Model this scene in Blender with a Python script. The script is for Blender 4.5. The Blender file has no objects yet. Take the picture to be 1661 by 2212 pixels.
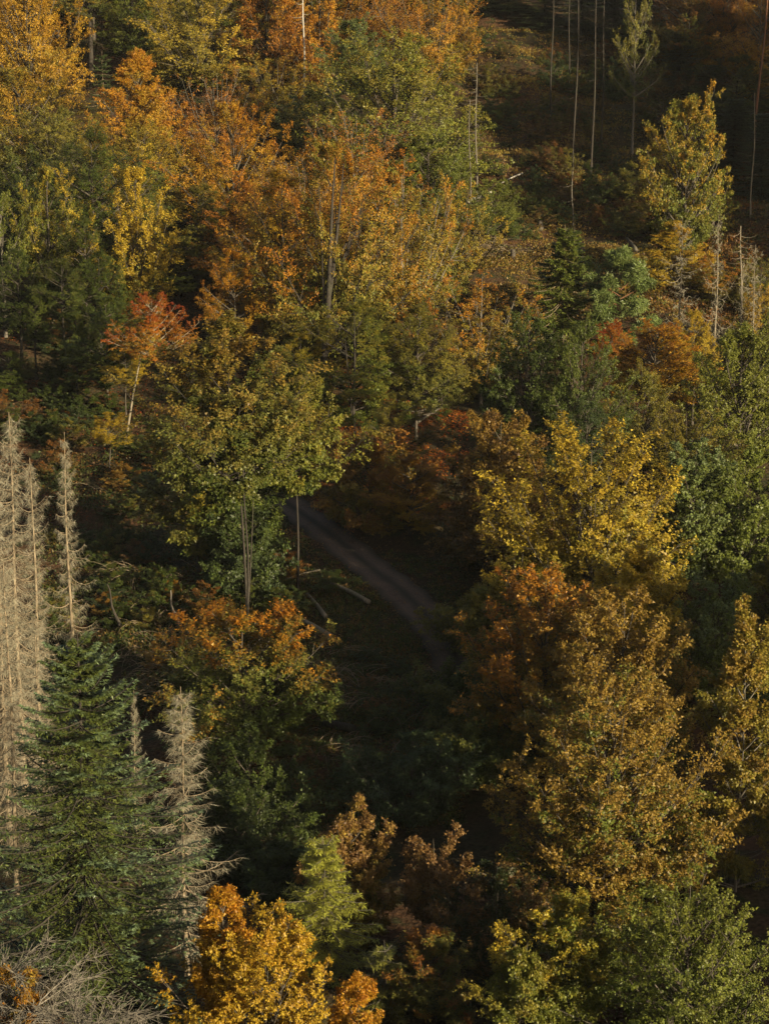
import bpy, math, random
import numpy as np
from math import radians, sin, cos, tan, pi, atan2

# ------------------------------------------------------------------ camera, sky, sun, exposure
sc = bpy.context.scene
C = sc.collection
CAM = np.array([0.0, 0.0, 42.0]); PITCH = radians(14.0); VFOV = radians(26.0)
cam_d = bpy.data.cameras.new('camera'); cam = bpy.data.objects.new('camera', cam_d); C.objects.link(cam)
cam.location = CAM; cam.rotation_euler = (pi / 2 - PITCH, 0, 0)
cam_d.sensor_fit = 'VERTICAL'; cam_d.angle = VFOV; cam_d.clip_start = 0.5; cam_d.clip_end = 3000
sc.camera = cam
SUN_AZ = radians(45); SUN_EL = radians(15)           # from behind the camera, round to its right
S = np.array([sin(SUN_AZ), -cos(SUN_AZ)]); U = np.array([cos(SUN_AZ), sin(SUN_AZ)])
world = bpy.data.worlds.new('World'); sc.world = world; world.use_nodes = True
nt = world.node_tree; bg = nt.nodes['Background']
sky = nt.nodes.new('ShaderNodeTexSky'); sky.sky_type = 'NISHITA'; sky.sun_disc = False
sky.sun_elevation = SUN_EL; sky.sun_rotation = atan2(S[0], S[1])
nt.links.new(sky.outputs[0], bg.inputs[0]); bg.inputs[1].default_value = 0.05
sky.dust_density = 3.0; sky.ozone_density = 0.0; sky.air_density = 1.0
sun_d = bpy.data.lights.new('sun', 'SUN'); sun_d.energy = 5.0; sun_d.angle = radians(0.5); sun_d.color = (1.0, 0.85, 0.57)
sun = bpy.data.objects.new('sun', sun_d); C.objects.link(sun)
sun.rotation_euler = (pi / 2 - SUN_EL, 0, atan2(S[0], -S[1])); sun.location = (80, -60, 120)
vs = sc.view_settings
vs.view_transform = 'Standard'; vs.look = 'None'; vs.gamma = 1.0; vs.use_curve_mapping = False; vs.exposure = 1.2
cy = sc.cycles
cy.max_bounces = 5; cy.diffuse_bounces = 3; cy.glossy_bounces = 2; cy.transmission_bounces = 3; cy.caustics_reflective = False; cy.caustics_refractive = False

HAZE = 0.00004
# ------------------------------------------------------------------ picture <-> place
W0, H0 = 1661.0, 2212.0
def ray(px, py):
    th = tan(VFOV / 2)
    a = (px / W0 * 2 - 1) * th * 0.75; b = (1 - py / H0 * 2) * th
    return np.array([a, cos(PITCH) + b * sin(PITCH), -sin(PITCH) + b * cos(PITCH)])
def at(px, py, d):                      # the point d metres out along the view in plan
    r = ray(px, py); return CAM + r * (d / r[1])
def pxm(d): return W0 / (2 * d * tan(VFOV / 2) * 0.75)
PY = [-300, -20, 0, 20, 40, 60, 80, 105, 130, 150, 165, 180, 200, 220, 240, 260, 280, 300, 340, 420, 500, 700, 1200]
PZ = [44, 26, 22, 15, 8, 2.5, -1, -3, -1, 0, .5, 2, 4.5, 8, 12, 17, 22, 27, 38, 62, 85, 125, 160]
_r = np.random.default_rng(5)
_K = np.concatenate([_r.normal(0, .35, (8, 2)), _r.normal(0, 1.0, (8, 2))]); _P = _r.random(16) * 6.28
_A = np.concatenate([np.full(8, .22), np.full(8, .07)])
ROAD = None
def hraw(x, y):
    x = np.asarray(x, float); y = np.asarray(y, float)
    z = (np.interp(y - 5, PY, PZ) + np.interp(y, PY, PZ) + np.interp(y + 5, PY, PZ)) / 3
    n = sum(a * np.sin(k[0] * x + k[1] * y + p) for a, k, p in zip(_A, _K, _P))
    return z, n
def ground(x, y):
    z, n = hraw(x, y)
    if ROAD is not None:
        dd = np.min(np.hypot(np.asarray(x, float)[..., None] - ROAD[:, 0], np.asarray(y, float)[..., None] - ROAD[:, 1]), axis=-1)
        n = n * np.clip((dd - 2.0) / 3.0, 0.08, 1)
    return z + n
def on_ground(px, py):                  # where a line of sight meets the slope
    r = ray(px, py); ds = np.arange(70, 420, .25); t = ds / r[1]
    z = CAM[2] + r[2] * t - ground(r[0] * t, ds)
    i = int(np.argmax(z < 0)) if (z < 0).any() else len(ds) - 1
    return np.array([r[0] * t[i], ds[i], float(ground(r[0] * t[i], ds[i]))])
def catmull(p, n):
    p = np.asarray(p, float); p = np.vstack([2 * p[0] - p[1], p, 2 * p[-1] - p[-2]]); o = []
    for i in range(1, len(p) - 2):
        for k in range(n):
            t = k / n; a, b, c, d = p[i - 1], p[i], p[i + 1], p[i + 2]
            o.append(.5 * (2 * b + (c - a) * t + (2 * a - 5 * b + 4 * c - d) * t * t + (3 * b - a - 3 * c + d) * t ** 3))
    o.append(p[-2]); return np.array(o)
_rp = [on_ground(*q)[:2] for q in ((560, 1040), (640, 1105), (700, 1142), (760, 1188), (820, 1240), (870, 1285), (928, 1333), (970, 1385), (1002, 1440), (1020, 1500), (1030, 1570))]
_rp = np.array(_rp); _rp[1:-1] = (_rp[:-2] + 2 * _rp[1:-1] + _rp[2:]) / 4; _rp[1:-1] = (_rp[:-2] + 2 * _rp[1:-1] + _rp[2:]) / 4
ROAD = catmull(_rp, 10)

# ------------------------------------------------------------------ meshes
def mesh(name, V, F, m, smooth=False, **attrs):
    me = bpy.data.meshes.new(name); V = np.ascontiguousarray(V, np.float32); F = np.ascontiguousarray(F, np.int32)
    n, k = F.shape
    me.vertices.add(len(V)); me.vertices.foreach_set('co', V.ravel())
    me.loops.add(n * k); me.loops.foreach_set('vertex_index', F.ravel())
    me.polygons.add(n); me.polygons.foreach_set('loop_start', np.arange(0, n * k, k, dtype=np.int32))
    for a, v in attrs.items():
        me.attributes.new(a, 'FLOAT', 'POINT').data.foreach_set('value', np.ascontiguousarray(v, np.float32))
    if smooth: me.polygons.foreach_set('use_smooth', np.ones(n, bool))
    me.update(calc_edges=True); me.materials.append(m); return me
def link(name, me, parent=None, **props):
    o = bpy.data.objects.new(name, me); C.objects.link(o)
    if parent: o.parent = parent
    for k, v in props.items(): o[k] = v
    return o
def cat(parts):
    Vs, Fs, n = [], [], 0
    for V, F in parts: Vs.append(V); Fs.append(F + n); n += len(V)
    return np.vstack(Vs), np.vstack(Fs)
def nrm(a): return a / np.maximum(np.linalg.norm(a, axis=-1, keepdims=True), 1e-9)
def tubes(P, R, k=4):                    # P (n,m,3) polylines, R (n,m) radii -> quads
    n, m, _ = P.shape
    T = np.empty_like(P); T[:, 1:-1] = P[:, 2:] - P[:, :-2]; T[:, 0] = P[:, 1] - P[:, 0]; T[:, -1] = P[:, -1] - P[:, -2]
    T = nrm(T); ref = np.where(np.abs(T[..., 2:3]) > .9, np.array([1., 0, 0]), np.array([0, 0, 1.]))
    A = nrm(np.cross(T, ref)); B = np.cross(T, A)
    ang = np.arange(k) * 2 * pi / k
    V = P[:, :, None] + R[:, :, None, None] * (A[:, :, None] * np.cos(ang)[:, None] + B[:, :, None] * np.sin(ang)[:, None])
    idx = np.arange(n * m * k).reshape(n, m, k); j = np.roll(idx, -1, axis=2)
    F = np.stack([idx[:, :-1], j[:, :-1], j[:, 1:], idx[:, 1:]], -1).reshape(-1, 4)
    return V.reshape(-1, 3), F
def leaves(P, N, A, L, Wd, kite):        # P points, N normals, A axes, sizes -> verts, faces
    A = nrm(A - N * (A * N).sum(-1, keepdims=True)); B = np.cross(N, A); n = len(P); L = L[:, None]; Wd = Wd[:, None]
    if kite:
        V = np.stack([P, P + A * L * .45 + B * Wd * .5 - N * L * .10, P + A * L, P + A * L * .45 - B * Wd * .5 - N * L * .10], 1)
        return V.reshape(-1, 3), np.arange(n * 4).reshape(n, 4), 4
    V = np.stack([P - B * Wd * .5, P + A * L, P + B * Wd * .5], 1)
    return V.reshape(-1, 3), np.arange(n * 3).reshape(n, 3), 3

# ------------------------------------------------------------------ materials
def newmat(name):
    m = bpy.data.materials.new(name); m.use_nodes = True; t = m.node_tree; t.nodes.clear()
    return m, t, t.nodes.new, t.links.new
def node(t, typ, **kw):
    n = t.nodes.new(typ)
    for k, v in kw.items(): setattr(n, k, v)
    return n
def attr(t, name, typ='GEOMETRY'):
    n = t.nodes.new('ShaderNodeAttribute'); n.attribute_type = typ; n.attribute_name = name; return n
def mixc(t, f, a, b):
    n = t.nodes.new('ShaderNodeMix'); n.data_type = 'RGBA'
    for i, s in ((0, f), (6, a), (7, b)):
        if hasattr(s, 'is_output'): t.links.new(s, n.inputs[i])
        else: n.inputs[i].default_value = s
    return n.outputs[2]
def mr(t, v, a, b, c=0., d=1.):
    n = t.nodes.new('ShaderNodeMapRange'); t.links.new(v, n.inputs[0])
    for i, s in enumerate((a, b, c, d)): n.inputs[i + 1].default_value = s
    return n.outputs[0]
def noise(t, scale, detail=4, co=None):
    n = t.nodes.new('ShaderNodeTexNoise'); n.inputs['Scale'].default_value = scale; n.inputs['Detail'].default_value = detail
    if co is not None: t.links.new(co, n.inputs['Vector'])
    return n.outputs[0]
def leaf_material(name, transl=.3, rough=.5, spec=.35):
    m, t, N, L = newmat(name)
    tint = attr(t, 'tint').outputs['Fac']; val = attr(t, 'val').outputs['Fac']
    a, b, c = (attr(t, k, 'OBJECT').outputs['Color'] for k in ('leaf_a', 'leaf_b', 'leaf_c'))
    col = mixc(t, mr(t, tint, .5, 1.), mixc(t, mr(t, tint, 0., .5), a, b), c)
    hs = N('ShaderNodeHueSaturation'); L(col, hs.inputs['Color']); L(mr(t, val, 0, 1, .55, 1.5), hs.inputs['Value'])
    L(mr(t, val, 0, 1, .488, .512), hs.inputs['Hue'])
    p = N('ShaderNodeBsdfPrincipled'); L(hs.outputs[0], p.inputs['Base Color']); p.inputs['Roughness'].default_value = rough
    p.inputs['Specular IOR Level'].default_value = spec
    tr = N('ShaderNodeBsdfTranslucent'); L(hs.outputs[0], tr.inputs['Color'])
    mx = N('ShaderNodeMixShader'); mx.inputs[0].default_value = transl; L(p.outputs[0], mx.inputs[1]); L(tr.outputs[0], mx.inputs[2])
    o = N('ShaderNodeOutputMaterial'); L(mx.outputs[0], o.inputs[0]); return m
LEAF = leaf_material('leaf', .38); NEEDLE = leaf_material('needle', .12, .45, .4)
def bark_material():
    m, t, N, L = newmat('bark')
    tc = N('ShaderNodeTexCoord'); mp = N('ShaderNodeMapping'); mp.inputs['Scale'].default_value = (6, 6, 1.2); L(tc.outputs['Object'], mp.inputs[0])
    n = noise(t, 1.6, 6, mp.outputs[0]); n2 = noise(t, .35, 3, tc.outputs['Object'])
    base = attr(t, 'bark', 'OBJECT').outputs['Color']
    hs = N('ShaderNodeHueSaturation'); L(base, hs.inputs['Color']); L(mr(t, n, .3, .7, .55, 1.4), hs.inputs['Value'])
    col = mixc(t, mr(t, n2, .55, .75, 0, .4), hs.outputs[0], (.05, .065, .025, 1))
    p = N('ShaderNodeBsdfPrincipled'); L(col, p.inputs['Base Color']); p.inputs['Roughness'].default_value = .85; p.inputs['Specular IOR Level'].default_value = .2
    bp = N('ShaderNodeBump'); bp.inputs['Strength'].default_value = .6; bp.inputs['Distance'].default_value = .05; L(n, bp.inputs['Height']); L(bp.outputs[0], p.inputs['Normal'])
    o = N('ShaderNodeOutputMaterial'); L(p.outputs[0], o.inputs[0]); return m
BARK = bark_material()
def ground_material(name, c1, c2, c3, s=.35):
    m, t, N, L = newmat(name); g = N('ShaderNodeNewGeometry'); co = g.outputs['Position']
    a = noise(t, s * .25, 5, co); b = noise(t, s * 2.2, 8, co); d = noise(t, s * 12, 6, co)
    col = mixc(t, mr(t, a, .42, .6), c1, c2); col = mixc(t, mr(t, b, .5, .65), col, c3)
    hs = N('ShaderNodeHueSaturation'); L(col, hs.inputs['Color']); L(mr(t, d, .3, .7, .5, 1.5), hs.inputs['Value'])
    p = N('ShaderNodeBsdfPrincipled'); L(hs.outputs[0], p.inputs['Base Color']); p.inputs['Roughness'].default_value = .95; p.inputs['Specular IOR Level'].default_value = .1
    bp = N('ShaderNodeBump'); bp.inputs['Distance'].default_value = .15; L(d, bp.inputs['Height']); L(bp.outputs[0], p.inputs['Normal'])
    o = N('ShaderNodeOutputMaterial'); L(p.outputs[0], o.inputs[0]); return m
GROUND = ground_material('forest_floor', (.060, .030, .015, 1), (.036, .028, .014, 1), (.022, .028, .010, 1))
def road_material():
    m, t, N, L = newmat('gravel'); g = N('ShaderNodeNewGeometry'); co = g.outputs['Position']
    ac = attr(t, 'across').outputs['Fac']
    b = noise(t, 1.2, 6, co); d = noise(t, 9, 5, co)
    rut = N('ShaderNodeMath'); rut.operation = 'ABSOLUTE'; L(ac, rut.inputs[0])
    f = mr(t, rut.outputs[0], .05, .35); f2 = mr(t, rut.outputs[0], .95, .62)
    mul = N('ShaderNodeMath'); mul.operation = 'MULTIPLY'; L(f, mul.inputs[0]); L(f2, mul.inputs[1])
    col = mixc(t, mul.outputs[0], (.030, .022, .012, 1), (.100, .064, .044, 1))
    col = mixc(t, mr(t, b, .55, .7, 0, .7), col, (.055, .026, .013, 1))
    hs = N('ShaderNodeHueSaturation'); L(col, hs.inputs['Color']); L(mr(t, d, .3, .7, .6, 1.4), hs.inputs['Value'])
    p = N('ShaderNodeBsdfPrincipled'); L(hs.outputs[0], p.inputs['Base Color']); p.inputs['Roughness'].default_value = .95
    bp = N('ShaderNodeBump'); bp.inputs['Distance'].default_value = .05; L(d, bp.inputs['Height']); L(bp.outputs[0], p.inputs['Normal'])
    o = N('ShaderNodeOutputMaterial'); L(p.outputs[0], o.inputs[0]); return m
ROADM = road_material()

# ------------------------------------------------------------------ terrain, an unseen hill shaped to keep the sun off the valley, track
xs = np.concatenate([np.linspace(-260, -75, 16)[:-1], np.arange(-75, 75.1, 1.25), np.linspace(75, 260, 16)[1:]])
ys = np.concatenate([np.linspace(-120, 70, 30)[:-1], np.arange(70, 330, 1.25), np.linspace(331, 570, 30)])
X, Y = np.meshgrid(xs, ys); Z = ground(X, Y)
idx = np.arange(X.size).reshape(X.shape)
F = np.stack([idx[:-1, :-1], idx[:-1, 1:], idx[1:, 1:], idx[1:, :-1]], -1).reshape(-1, 4)
link('ground', mesh('ground', np.stack([X, Y, Z], -1).reshape(-1, 3), F, GROUND, True), kind='structure')

# how high the shade of the hill should reach at places in the valley (x, y, z)
SHADE = [(-30, 60, -8), (-16, 90, -6), (-4, 80, -3), (20, 82, 0), (11, 98, 0), (16, 101, 0), (8.4, 118, 5), (-9.7, 141, 5), (4.2, 132, 5), (13, 140, 1.5), (14.6, 165, 2), (-5, 197, -4),
         (27, 175, -4), (22.8, 185, -2), (22, 148, 0), (17, 212, 5), (30, 205, 4), (32.5, 240, 9), (34, 244, 9), (6.6, 290, 22), (21, 272, 31), (23, 290, 32), (45, 270, 33), (60, 330, 52)]
_s = sorted((U[0] * x + U[1] * y, z + (60 - S[0] * x - S[1] * y) * tan(SUN_EL)) for x, y, z in SHADE)
_u = np.arange(-220, 520, 1.0); _z = np.interp(_u, [a for a, b in _s], [b for a, b in _s]); _z = np.convolve(np.pad(_z, 3, 'edge'), np.ones(7) / 7, 'valid')
uu = np.arange(-120, 380.1, 1.6); vv = np.concatenate([np.arange(-60, 50, 8), np.arange(52, 68, 2), np.geomspace(70, 260, 8)])
UU, VV = np.meshgrid(uu, vv)
crest = np.interp(UU, _u, _z)
_q = np.random.default_rng(9); crest_dapple = sum(a * np.sin(UU * 2 * pi / l + p) for a, l, p in zip((1.3, 1.1, .9, .8, .7), (31, 17, 9.3, 5.7, 3.4), _q.random(5) * 6.28))  # ripples on the crest that dapple the edge of its cast shade
HZ = crest + crest_dapple * np.exp(-((VV - 60) / 14) ** 2) - np.where(VV < 60, (60 - VV) * .95, (VV - 60) * .12)
HZ = np.maximum(HZ, -9)
HX = U[0] * UU + S[0] * VV; HY = U[1] * UU + S[1] * VV
idx = np.arange(UU.size).reshape(UU.shape); F = np.stack([idx[:-1, :-1], idx[:-1, 1:], idx[1:, 1:], idx[1:, :-1]], -1).reshape(-1, 4)
link('shading_hill', mesh('shading_hill', np.stack([HX, HY, HZ], -1).reshape(-1, 3), F, ground_material('wooded_shading_hill', (.07, .075, .018, 1), (.12, .09, .022, 1), (.03, .04, .012, 1), .5), False), kind='structure')  # unseen hill, its crest shaped to throw the valley shade

d = np.gradient(ROAD, axis=0); nn = np.stack([-d[:, 1], d[:, 0]], -1); nn /= np.linalg.norm(nn, axis=1)[:, None]
ac = np.linspace(-1, 1, 13); half = 1.55 + .12 * np.sin(np.arange(len(ROAD)) * .9)
RXY = ROAD[:, None] + nn[:, None] * (ac[:, None] * half[:, None, None])
RZZ = ground(RXY[..., 0], RXY[..., 1]) + .09 - .04 * np.exp(-((np.abs(ac) - .5) / .16) ** 2) - .06 * ac ** 8
V = np.concatenate([RXY, RZZ[..., None]], -1).reshape(-1, 3)
idx = np.arange(len(V)).reshape(len(ROAD), 13); F = np.stack([idx[:-1, :-1], idx[1:, :-1], idx[1:, 1:], idx[:-1, 1:]], -1).reshape(-1, 4)
link('dirt_track', mesh('dirt_track', V, F, ROADM, True, across=np.tile(ac, len(ROAD))), kind='structure')

# ------------------------------------------------------------------ palettes (leaf colours: inner/lower, middle, outer/upper)
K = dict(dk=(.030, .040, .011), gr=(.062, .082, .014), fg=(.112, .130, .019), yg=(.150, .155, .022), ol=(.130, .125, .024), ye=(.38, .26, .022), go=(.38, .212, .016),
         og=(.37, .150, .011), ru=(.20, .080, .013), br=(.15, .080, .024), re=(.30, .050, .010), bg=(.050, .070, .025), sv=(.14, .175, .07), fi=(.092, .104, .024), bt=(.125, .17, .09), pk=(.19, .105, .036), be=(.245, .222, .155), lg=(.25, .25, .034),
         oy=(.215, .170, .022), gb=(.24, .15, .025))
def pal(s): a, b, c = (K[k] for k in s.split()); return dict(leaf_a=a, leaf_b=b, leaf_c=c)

# ------------------------------------------------------------------ crowns
PROF = dict(dome=lambda t: np.where(t < .35, .62 + .38 * np.sin(t / .35 * pi / 2), np.sqrt(np.clip(1 - ((t - .35) / .68) ** 2, 0.02, 1))),
            ovoid=lambda t: np.sin(np.clip(t * .93 + .07, 0, 1) ** 1.15 * pi) ** .75 * .98 + .05,
            vase=lambda t: np.where(t < .68, .28 + .72 * np.sin(t / .68 * pi / 2) ** 1.1, np.sqrt(np.clip(1 - ((t - .68) / .36) ** 2, .04, 1))),
            spire=lambda t: np.clip(1.05 * (1 - t) ** .75, .07, 1) * np.where(t < .2, .72 + 1.4 * t, 1),
            column=lambda t: np.where(t < .15, .6 + 2.6 * t, np.clip((1 - (t - .15) / .85) ** .42, .14, 1)))
def decid(seed, R, H, n1=38, n2=11, n3=7, n4=12, leaf=.2, prof='dome', s0=.25, s1=1.7, kite=False, flat=.55, lop=.28, tv=.38, th=.62, tb=.04, bare=0., twigs=False, clump=1., limb=.012, asp=.68, mat=None):
    g = np.random.default_rng(seed)
    i = np.arange(n1); t = (i + g.random(n1)) / n1; az = i * 2.39996 + g.normal(0, .35, n1)
    p1, p2 = g.random(2) * 6.28
    rr = PROF[prof](t) * R * .96 * (1 + lop * (np.sin(az * 2 + p1 + 4 * t) + np.sin(az * 3 + p2 - 7 * t)) / 1.4) * g.uniform(.72, 1.12, n1)
    zt = H * (t + g.normal(0, .035, n1)); sl = s0 + (s1 - s0) * t
    zb = np.clip(zt - rr * sl, -.04 * H, H * .9)
    o = np.stack([np.cos(az), np.sin(az), np.zeros(n1)], -1)
    P0 = np.stack([np.zeros(n1), np.zeros(n1), zb], -1); P2 = o * rr[:, None] + np.stack([np.zeros(n1)] * 2 + [zt], -1)
    P1 = o * (rr * .55)[:, None] + np.stack([np.zeros(n1)] * 2 + [zb + (zt - zb) * .38 + .03 * rr], -1)
    def bez(s):                          # s (n1, m)
        s = s[..., None]; return (1 - s) ** 2 * P0[:, None] + 2 * s * (1 - s) * P1[:, None] + s * s * P2[:, None], nrm(2 * (1 - s) * (P1 - P0)[:, None] + 2 * s * (P2 - P1)[:, None])
    limbs = []
    sp = np.tile(np.linspace(0, 1, 5), (n1, 1)); q, _ = bez(sp)
    limbs.append(tubes(q, (limb * (rr + .35 * H)[:, None] * (1.04 - sp)) + .012, 4))
    s = .34 + .66 * (np.arange(n2) + g.random((n1, n2))) / n2; q, T = bez(s)
    def kids(T, sd, phi, tz):
        up = np.array([0, 0, 1.]); lat = nrm(np.cross(T, up) + 1e-4); v2 = np.cross(lat, T)
        ps = g.normal(0, 1, T.shape[:-1]) * (.45 + 1.1 * np.abs(T[..., 2]) ** 2)
        lt = lat * (np.cos(ps) * sd)[..., None] + v2 * np.sin(ps)[..., None]
        return nrm(T * np.cos(phi)[..., None] + lt * np.sin(phi)[..., None] + np.array([0, 0, tz]))
    sd = np.where(np.arange(n2) % 2, 1., -1.)[None] * np.ones((n1, 1))
    D2 = kids(T, sd, g.uniform(.5, 1.15, (n1, n2)), .08)
    L2 = (.16 * R + .30 * rr[:, None]) * (1.08 - .68 * s) * g.uniform(.65, 1.25, (n1, n2))
    q = q.reshape(-1, 3); D2 = D2.reshape(-1, 3); L2 = L2.ravel(); m2 = len(q)
    e = q + D2 * L2[:, None]; limbs.append(tubes(np.stack([q, e], 1), np.stack([.35 * limb * L2 * 3 + .012, np.full(m2, .006)], 1), 3))
    s3 = .12 + .9 * (np.arange(n3) + g.random((m2, n3))) / n3
    q3 = q[:, None] + D2[:, None] * (s3 * L2[:, None])[..., None]
    sd = np.where(np.arange(n3) % 2, 1., -1.)[None] * np.ones((m2, 1))
    D3 = kids(np.repeat(D2[:, None], n3, 1), sd, g.uniform(.4, 1.1, (m2, n3)), -.02)
    L3 = (L2[:, None] * .46 * (1.12 - .6 * s3) + .12) * g.uniform(.6, 1.3, (m2, n3))
    prim = np.repeat(np.arange(n1), n2 * n3); sec = np.repeat(np.arange(m2), n3)
    q3 = q3.reshape(-1, 3); D3 = D3.reshape(-1, 3); L3 = L3.ravel(); m3 = len(q3)
    if twigs:
        b = nrm(g.normal(0, 1, (m3, 3))) * .012
        V3 = np.stack([q3 - b, q3 + D3 * L3[:, None] * 1.2, q3 + D3 * L3[:, None] * 1.2 + b * .2, q3 + b], 1).reshape(-1, 3); limbs.append((V3, np.arange(m3 * 4).reshape(m3, 4)))
    s4 = (np.arange(n4) + g.random((m3, n4))) / n4 * 1.05
    s4 = 1 - (1 - s4) * clump
    P = (q3[:, None] + D3[:, None] * (s4 * L3[:, None])[..., None]).reshape(-1, 3); n = len(P)
    P += g.normal(0, leaf * .45, (n, 3))
    A = np.repeat(D3, n4, 0) * .7 + g.normal(0, .55, (n, 3)) + [0, 0, -.22]
    out = nrm(P - [0, 0, H * .4])
    N = nrm(flat * np.array([0, 0, 1.]) + out * .35 + g.normal(0, .55 * (1.25 - flat), (n, 3)))
    sc_ = g.uniform(.65, 1.25, n)
    hz = P[:, 2] / H; ra = np.hypot(P[:, 0], P[:, 1]) / R
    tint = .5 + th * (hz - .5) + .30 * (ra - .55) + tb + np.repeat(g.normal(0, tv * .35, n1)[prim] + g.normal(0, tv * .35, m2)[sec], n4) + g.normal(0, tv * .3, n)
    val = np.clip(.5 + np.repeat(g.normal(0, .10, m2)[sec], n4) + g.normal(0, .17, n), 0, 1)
    keep = np.ones(n, bool)
    if bare: keep = g.random(n) > bare * np.clip((hz - .35) * 2.2, 0, 1)
    V, F, k = leaves(P[keep], N[keep], A[keep], leaf * sc_[keep], leaf * asp * sc_[keep], kite)
    me = mesh('crown', V, F, mat or LEAF, tint=np.repeat(np.clip(tint[keep], 0, 1), k), val=np.repeat(val[keep], k))
    Vb, Fb = cat(limbs); return me, mesh('branchwork', Vb, Fb, BARK)
def conifer(seed, H, R, per=7, step=.45, n2=22, n3=9, shoot=.17, wid=.055, droop=.25, lift=.35, hang=.2, top=.02, pw=.85, dead=False, gaps=.0, kite=True, rv=.22, low=.0, crowd=.15, outer=1.):
    g = np.random.default_rng(seed)
    z = []; zz = H * (1 - top)
    lv = zz - np.cumsum(step * (1.15 - np.linspace(0, 1, int(H / step * 1.25)) * crowd)); lv = lv[lv > H * low + .3]
    z = np.repeat(lv, per) + g.normal(0, step * .25, len(lv) * per); n1 = len(z)
    f = np.clip(1 - z / H, 0, 1); az = np.arange(n1) * (2 * pi / per) + np.repeat(g.random(len(lv)) * 6.28, per) + g.normal(0, .25, n1)
    lob = 1 + .15 * np.sin(az * 2 + z * .8 + seed) + .10 * np.sin(z * 1.9 + seed * 1.7)
    ln = (R * f ** pw + .12) * g.uniform(1 - rv * 1.6, 1 + rv * .8, n1) * lob
    o = np.stack([np.cos(az), np.sin(az), np.zeros(n1)], -1); dr = droop * (.35 + f) * g.uniform(.6, 1.4, n1)
    upf = np.clip(1 - f * 3.2, 0, 1) * (.75 if dead else .4)                         # the youngest whorls still point up
    def pos(s):
        s_ = s[..., None]; zz = ln[:, None] * ((-dr[:, None] * 1.6 + upf[:, None]) * s + (dr[:, None] * .6 + lift * .5) * s * s)
        return o[:, None] * (ln[:, None] * s)[..., None] + np.stack([np.zeros_like(s)] * 2 + [z[:, None] + zz], -1)
    sp = np.tile(np.linspace(0, 1, 6), (n1, 1)); P = pos(sp)
    limbs = [tubes(P, .010 * ln[:, None] * (1.08 - sp) + (.012 if dead else .010), 3)]
    s = .10 + .9 * (np.arange(n2) + g.random((n1, n2))) / n2
    s = .10 + .9 * ((s - .10) / .9) ** outer
    if gaps: s = 1 - (1 - s) * (1 - gaps)
    q = pos(s); T = nrm(pos(np.minimum(s + .03, 1.03)) - pos(s - .03))
    sd = np.where(np.arange(n2) % 2, 1., -1.); lat = nrm(np.cross(T, [0, 0, 1.]))
    D2 = nrm(T * g.uniform(.35, .9, (n1, n2))[..., None] + lat * (sd * g.uniform(.55, 1, (n1, n2)))[..., None] + np.stack([np.zeros_like(s)] * 2 + [-hang * g.uniform(.2, 1.8, s.shape)], -1))
    L2 = (.10 + .34 * ln[:, None] * (1.05 - s)) * g.uniform(.6, 1.25, (n1, n2)); L2 = np.minimum(L2, 1.3)
    q = q.reshape(-1, 3); D2 = D2.reshape(-1, 3); L2 = L2.ravel(); m2 = len(q)
    if dead:
        D2 = nrm(D2 + [0, 0, -.25]); V = []
        b = nrm(g.normal(0, 1, (m2, 3))) * wid * .6; e = q + D2 * L2[:, None] * .6; e2 = e + nrm(D2 + [0, 0, -hang]) * L2[:, None] * .6
        limbs.append((np.stack([q - b, e - b * .7, e + b * .7, q + b], 1).reshape(-1, 3), np.arange(m2 * 4).reshape(m2, 4)))
        limbs.append((np.stack([e - b * .7, e2 - b * .2, e2 + b * .2, e + b * .7], 1).reshape(-1, 3), np.arange(m2 * 4).reshape(m2, 4)))
    s3 = (np.arange(n3) + g.random((m2, n3))) / n3
    P = (q[:, None] + D2[:, None] * (s3 * L2[:, None])[..., None]).reshape(-1, 3); n = len(P)
    sd = np.tile(np.where(np.arange(n3) % 2, 1., -1.), m2); l2 = np.repeat(nrm(np.cross(D2, [0, 0, 1.]) + 1e-4), n3, 0); D = np.repeat(D2, n3, 0)
    A = nrm(D * g.uniform(.4, 1.1, (n, 1)) + l2 * (sd * g.uniform(.2, .9, n))[:, None] + np.stack([np.zeros(n)] * 2 + [-hang * g.uniform(-.3, 1.7, n)], -1) + g.normal(0, .15, (n, 3)))
    N = nrm(np.array([0, 0, 1.]) + g.normal(0, .35, (n, 3))); sz = g.uniform(.6, 1.3, n)
    if dead: N = nrm(g.normal(0, 1, (n, 3)))
    fr = np.repeat(np.tile(s.ravel() if s.ndim else s, 1), n3)
    tint = np.clip(.05 + .75 * fr + np.repeat(g.normal(0, .16, n1), n2 * n3) + g.normal(0, .15, n), 0, 1); val = np.clip(.5 + np.repeat(g.normal(0, .1, m2), n3) + g.normal(0, .15, n), 0, 1)
    V, F, k = leaves(P, N, A, shoot * sz, wid * sz, kite)
    me = mesh('crown', V, F, NEEDLE, tint=np.repeat(tint, k), val=np.repeat(val, k))
    Vb, Fb = cat(limbs); return me, mesh('branchwork', Vb, Fb, BARK)
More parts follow.
